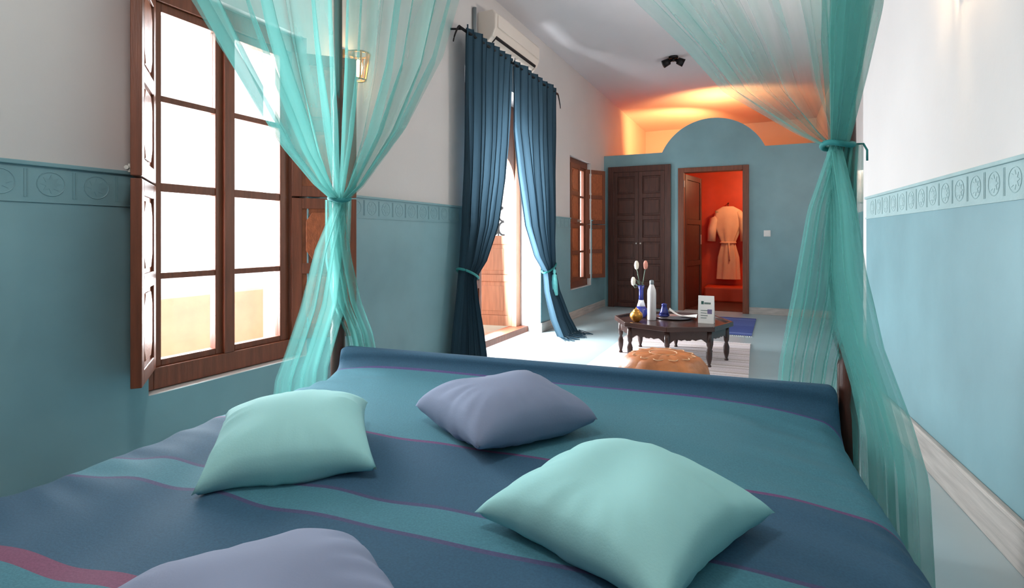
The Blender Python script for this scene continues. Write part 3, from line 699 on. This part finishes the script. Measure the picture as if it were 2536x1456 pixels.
MB().tube([(0, 0, zt_ - .02), (0, 0, zt_ + .06), (0, .172, zt_ + .07)], .008, 6).build('hook', 'iron', rb, True)

# ------------------------------------------------------------------ sitting area: rugs, table, pouf
def rug(label, p0, size, rz, stops_, seed, fringe_m):
    bm_ = MB(); st_ = []
    w, l_ = size
    def fn(u, v):
        st_.append((v * 8) % 1 if seed else v)
        return ((u - .5) * w, (v - .5) * l_, .009 + .002 * noise.noise(Vector((u * 9, v * 9, seed))))
    bm_.grid(fn, 30, 90); k = len(bm_.v)
    e = tag(empty('rug', p0, rz), label, 'rug')
    o = bm_.build('pile', ramp_mat('rug_weave_%d' % seed, 'stripe', stops_, .95, .4, 90), e, True)
    a_ = o.data.attributes.new('stripe', 'FLOAT', 'POINT'); a_.data.foreach_set('value', st_)
    fr_ = MB()
    for i in range(50):
        x = (i / 49 - .5) * w
        for s_ in (-1, 1): fr_.box(x - .005, x + .005, s_ * l_ / 2 - .025, s_ * l_ / 2 + .025, .001, .006)
    tag(fr_.build('fringe', fringe_m, e), kind='stuff')
    return e
rug('pale striped wool rug under the low octagonal table', (-.78, 5.1, 0), (1.28, 2.1), math.radians(1), [(0, (222, 210, 212)), (.25, (206, 192, 190)), (.42, (226, 216, 216)), (.6, (196, 180, 174)), (.75, (218, 206, 206))], 1, 'paper')
rug('blue patterned rug in front of the bathroom door', (-.62, 7.38, 0), (.95, 1.46), math.radians(-1), [(0, (74, 92, 158)), (.08, (120, 136, 190)), (.12, (66, 84, 150)), (.5, (84, 100, 164)), (.88, (120, 136, 190)), (.92, (66, 84, 150))], 0, 'paper')

TC = Vector((-.80, 5.20, 0)); TZ = .345; TR = .50; t0 = math.radians(-41)
tb = tag(empty('coffee_table', TC), 'low octagonal dark wood coffee table with scalloped apron and turned legs', 'table')
def octp(r, z, k): a = t0 + k * PI / 4; return Vector((r * math.cos(a), r * math.sin(a), z))
ttp = MB().prism([octp(TR + .02, TZ - .025, k) for k in range(8)], 0, (0, 0, .02)).build('table_top', 'table', tb, bevel=.006)
rmm = MB()
for k in range(8):
    a, b, c, d = octp(TR + .03, TZ - .03, k), octp(TR + .03, TZ - .03, k + 1), octp(TR - .0, TZ - .03, k + 1), octp(TR - .0, TZ - .03, k)
    rmm.prism([a, b, c, d], 0, (0, 0, .042))
rmm.build('rim', 'table', ttp, bevel=.005)
for k in range(8):
    a, b = octp(TR - .02, 0, k), octp(TR - .02, 0, k + 1); n_ = 24; up = TZ - .03
    pts = [a + Vector((0, 0, up)), b + Vector((0, 0, up))]
    for i in range(n_ + 1):
        q = 1 - i / n_; p = a.lerp(b, q)
        w = .5 - abs(q - .5)
        pts.append(Vector((p.x, p.y, .195 + .05 * min(1, w * 5) * (.75 + .25 * abs(math.sin(3 * PI * q))) - .012 * (abs(q - .5) < .05))))
    nrm = -((a + b) / 2).normalized() * .018
    MB().prism(pts, 0, nrm).build('apron_panel', 'table', tb)
    p = octp(TR - .03, 0, k)
    MB().lathe([(.016, 0), (.018, .02), (.012, .03), (.024, .08), (.026, .13), (.014, .17), (.022, .19), (.024, .22), (.024, TZ - .03)], 12).build('leg', 'table', tb, True, loc=p)

pf = tag(empty('pouf', (-.665, 3.93, 0)), 'round tan leather pouf with stitched star top between the bed and the table', 'pouf')
def pouf_side(k):
    a0_, a1_ = 2 * PI * k / 12, 2 * PI * (k + 1) / 12
    pr2 = [(.20, .0), (.27, .03), (.305, .10), (.31, .15), (.295, .21), (.25, .262), (.17, .288), (.09, .293)]
    def fn(u, v):
        a = a0_ + (a1_ - a0_) * u; t = v * (len(pr2) - 1); i = min(int(t), len(pr2) - 2); w = t - i
        r = pr2[i][0] + (pr2[i + 1][0] - pr2[i][0]) * w; z = pr2[i][1] + (pr2[i + 1][1] - pr2[i][1]) * w
        r *= 1 + .018 * math.sin(PI * u)
        return (r * math.cos(a), r * math.sin(a), z + .006 * math.sin(PI * u) * v)
    return fn
for k in range(12): MB().grid(pouf_side(k), 6, 21).build('leather_panel', 'leather', pf, True)
MB().lathe([(.10, .286), (.09, .296), (.04, .301), (.001, .302)], 24).build('top_medallion', 'leather', pf, True)
sm2 = MB()
for r_ in (.095, .20): sm2.tube([(r_ * (1 + .10 * math.cos(12 * t) * (r_ > .1)) * math.cos(t), r_ * (1 + .10 * math.cos(12 * t) * (r_ > .1)) * math.sin(t), (.296 if r_ < .1 else .284 + .006 * 0)) for t in [2 * PI * i / 96 for i in range(96)]], .004, 5, True)
sm2.build('stitching', 'stitch', pf, True)
MB().lathe([(.001, .0), (.20, .0), (.20, .004)], 24).build('underside', 'leather', pf)

# ------------------------------------------------------------------ things on the table
TT = TZ + .012
def at(px, py): p = onz(px, py, TT); return (p.x, p.y, TZ - .005)
pot = tag(empty('brass_pot', at(1576, 792)), 'small round brass pot on the octagonal table', 'pot')
MB().lathe([(.025, 0), (.03, .006), (.045, .02), (.058, .045), (.056, .07), (.042, .09), (.03, .098), (.032, .106), (.028, .106), (.026, .097)], 24).build('pot_body', 'brass', pot, True)
MB().lathe([(.03, .105), (.024, .112), (.006, .118), (.006, .13)], 20).build('lid', 'brass', pot, True)
vp = at(1588, 782)
vase = tag(empty('vase', vp), 'long-necked cobalt and white glazed vase behind the brass pot', 'vase')
MB().lathe([(.04, 0), (.045, .01), (.06, .04), (.058, .075), (.04, .11)], 28).build('belly', 'cobalt', vase, True)
MB().lathe([(.04, .11), (.028, .15), (.024, .17)], 28).build('shoulder', 'glaze', vase, True)
MB().lathe([(.024, .17), (.021, .22), (.022, .27), (.034, .31), (.031, .31), (.018, .27), (.016, .22)], 28).build('neck', 'cobalt', vase, True)
for lab, px_, py_, m, le in (('white rosebud standing tall in the blue vase', 1577, 657, 'petw', 0), ('pink rosebud standing tall in the blue vase', 1598, 657, 'petp', 0), ('white rosebud drooping low over the vase neck', 1569, 697, 'petw', 1)):
    hp = ony(px_, py_, vp[1]); h_ = Vector((hp.x - vp[0], 0.015 if m == 'petp' else -.01, hp.z - vp[2]))
    r_ = tag(empty('rose', vp), lab, 'flower', 'rosebuds in the blue vase')
    MB().tube([(0, 0, .2), (h_.x * .25, h_.y * .3, .3), (h_.x * .8, h_.y, h_.z - .06), (h_.x, h_.y, h_.z - .03)], .004, 6).build('stem', 'leaf', r_, True)
    MB().lathe([(.004, -.04), (.017, -.03), (.022, -.005), (.021, .02), (.013, .04), (.004, .045)], 14, h_).build('bud', m, r_, True)
    for q in range(3):
        a = 2.1 * q + px_
        MB().grid(lambda u, v, a=a: ((h_.x * .5 + .045 * v * math.cos(a) - (u - .5) * .022 * math.sin(a) * math.sin(PI * min(1, v + .1))), h_.y * .5 + .045 * v * math.sin(a) + (u - .5) * .022 * math.cos(a) * math.sin(PI * min(1, v + .1)), .30 + .03 * v + .02 * q * (1 - le)), 4, 5).build('leaf', 'leaf', r_, True)
bp_ = at(1614, 788)
bo = tag(empty('water_bottle', bp_), 'tall frosted white water bottle with grey cap beside the vase', 'bottle')
MB().lathe([(.036, 0), (.040, .006), (.040, .25), (.037, .28), (.022, .32), (.016, .335)], 24).build('bottle_body', 'bottle', bo, True)
MB().lathe([(.018, .332), (.02, .338), (.02, .365), (.012, .372)], 18).build('cap', 'grey_cap', bo, True)
tp_ = at(1668, 783)
tr_ = tag(empty('tray', tp_), 'round silver tray in the middle of the octagonal table', 'tray')
MB().lathe([(.14, 0), (.15, .004), (.185, .016), (.188, .016), (.15, .0), (.001, .002)], 36).build('tray_plate', 'silver', tr_, True)
tgp = at(1645, 782)
tg = tag(empty('tagine', (tgp[0], tgp[1], TZ + .005)), 'little cobalt blue conical tagine on the silver tray', 'tagine')
MB().lathe([(.04, 0), (.05, .01), (.052, .022), (.046, .024)], 22).build('dish', 'cobalt', tg, True)
MB().lathe([(.048, .024), (.038, .05), (.028, .085), (.022, .105), (.028, .115), (.02, .125), (.004, .128)], 22).build('lid', 'cobalt', tg, True)
npx = at(1692, 785)
def nap(u, v):
    x = (u - .5) * .24; y = (v - .5) * .15
    return (x, y, .022 + .075 * max(0, -u + .45) ** 1.5 * 3 + .05 * max(0, u - .7) ** 1.5 + .012 * math.sin(5 * v + 3 * u))
tag(MB().grid(nap, 20, 14).build('napkin', 'paper', None, True, loc=(npx[0], npx[1], TZ - .006)), 'white curled paper napkin on the silver tray next to the tagine', 'napkin')
bpx = at(1748, 796)
lf_ = tag(empty('leaflet', bpx, math.radians(-4)), 'standing white folded leaflet with green printed heading on the table', 'leaflet')
fpg = MB().prism([Vector((-.068, -.0, 0)), Vector((.068, 0, 0)), Vector((.068, .02, .245)), Vector((-.068, .02, .245))], 0, (0, .002, 0)).build('front_page', 'paper', lf_)
MB().prism([Vector((-.068, .065, 0)), Vector((.068, .065, 0)), Vector((.068, .022, .245)), Vector((-.068, .022, .245))], 0, (0, .002, 0)).build('back_page', 'paper', lf_)
def printed(nm, m, x0, x1, z0, z1):
    MB().prism([Vector((x0, .0816 * z0 - .0012, z0)), Vector((x1, .0816 * z0 - .0012, z0)), Vector((x1, .0816 * z1 - .0012, z1)), Vector((x0, .0816 * z1 - .0012, z1))], 0, (0, .001, 0)).build(nm, m, fpg)
printed('printed_mark', 'ink', -.042, -.02, .168, .196)
for i in range(5): printed('printed_heading', 'ink', -.014 + i * .011, -.006 + i * .011, .170, .186)
for i in range(4): printed('printed_line', 'ink', -.045, -.045 + .05 + .01 * (i % 2), .045 + i * .022, .049 + i * .022)
printed('printed_picture', 'ink2', .012, .05, .085, .125)
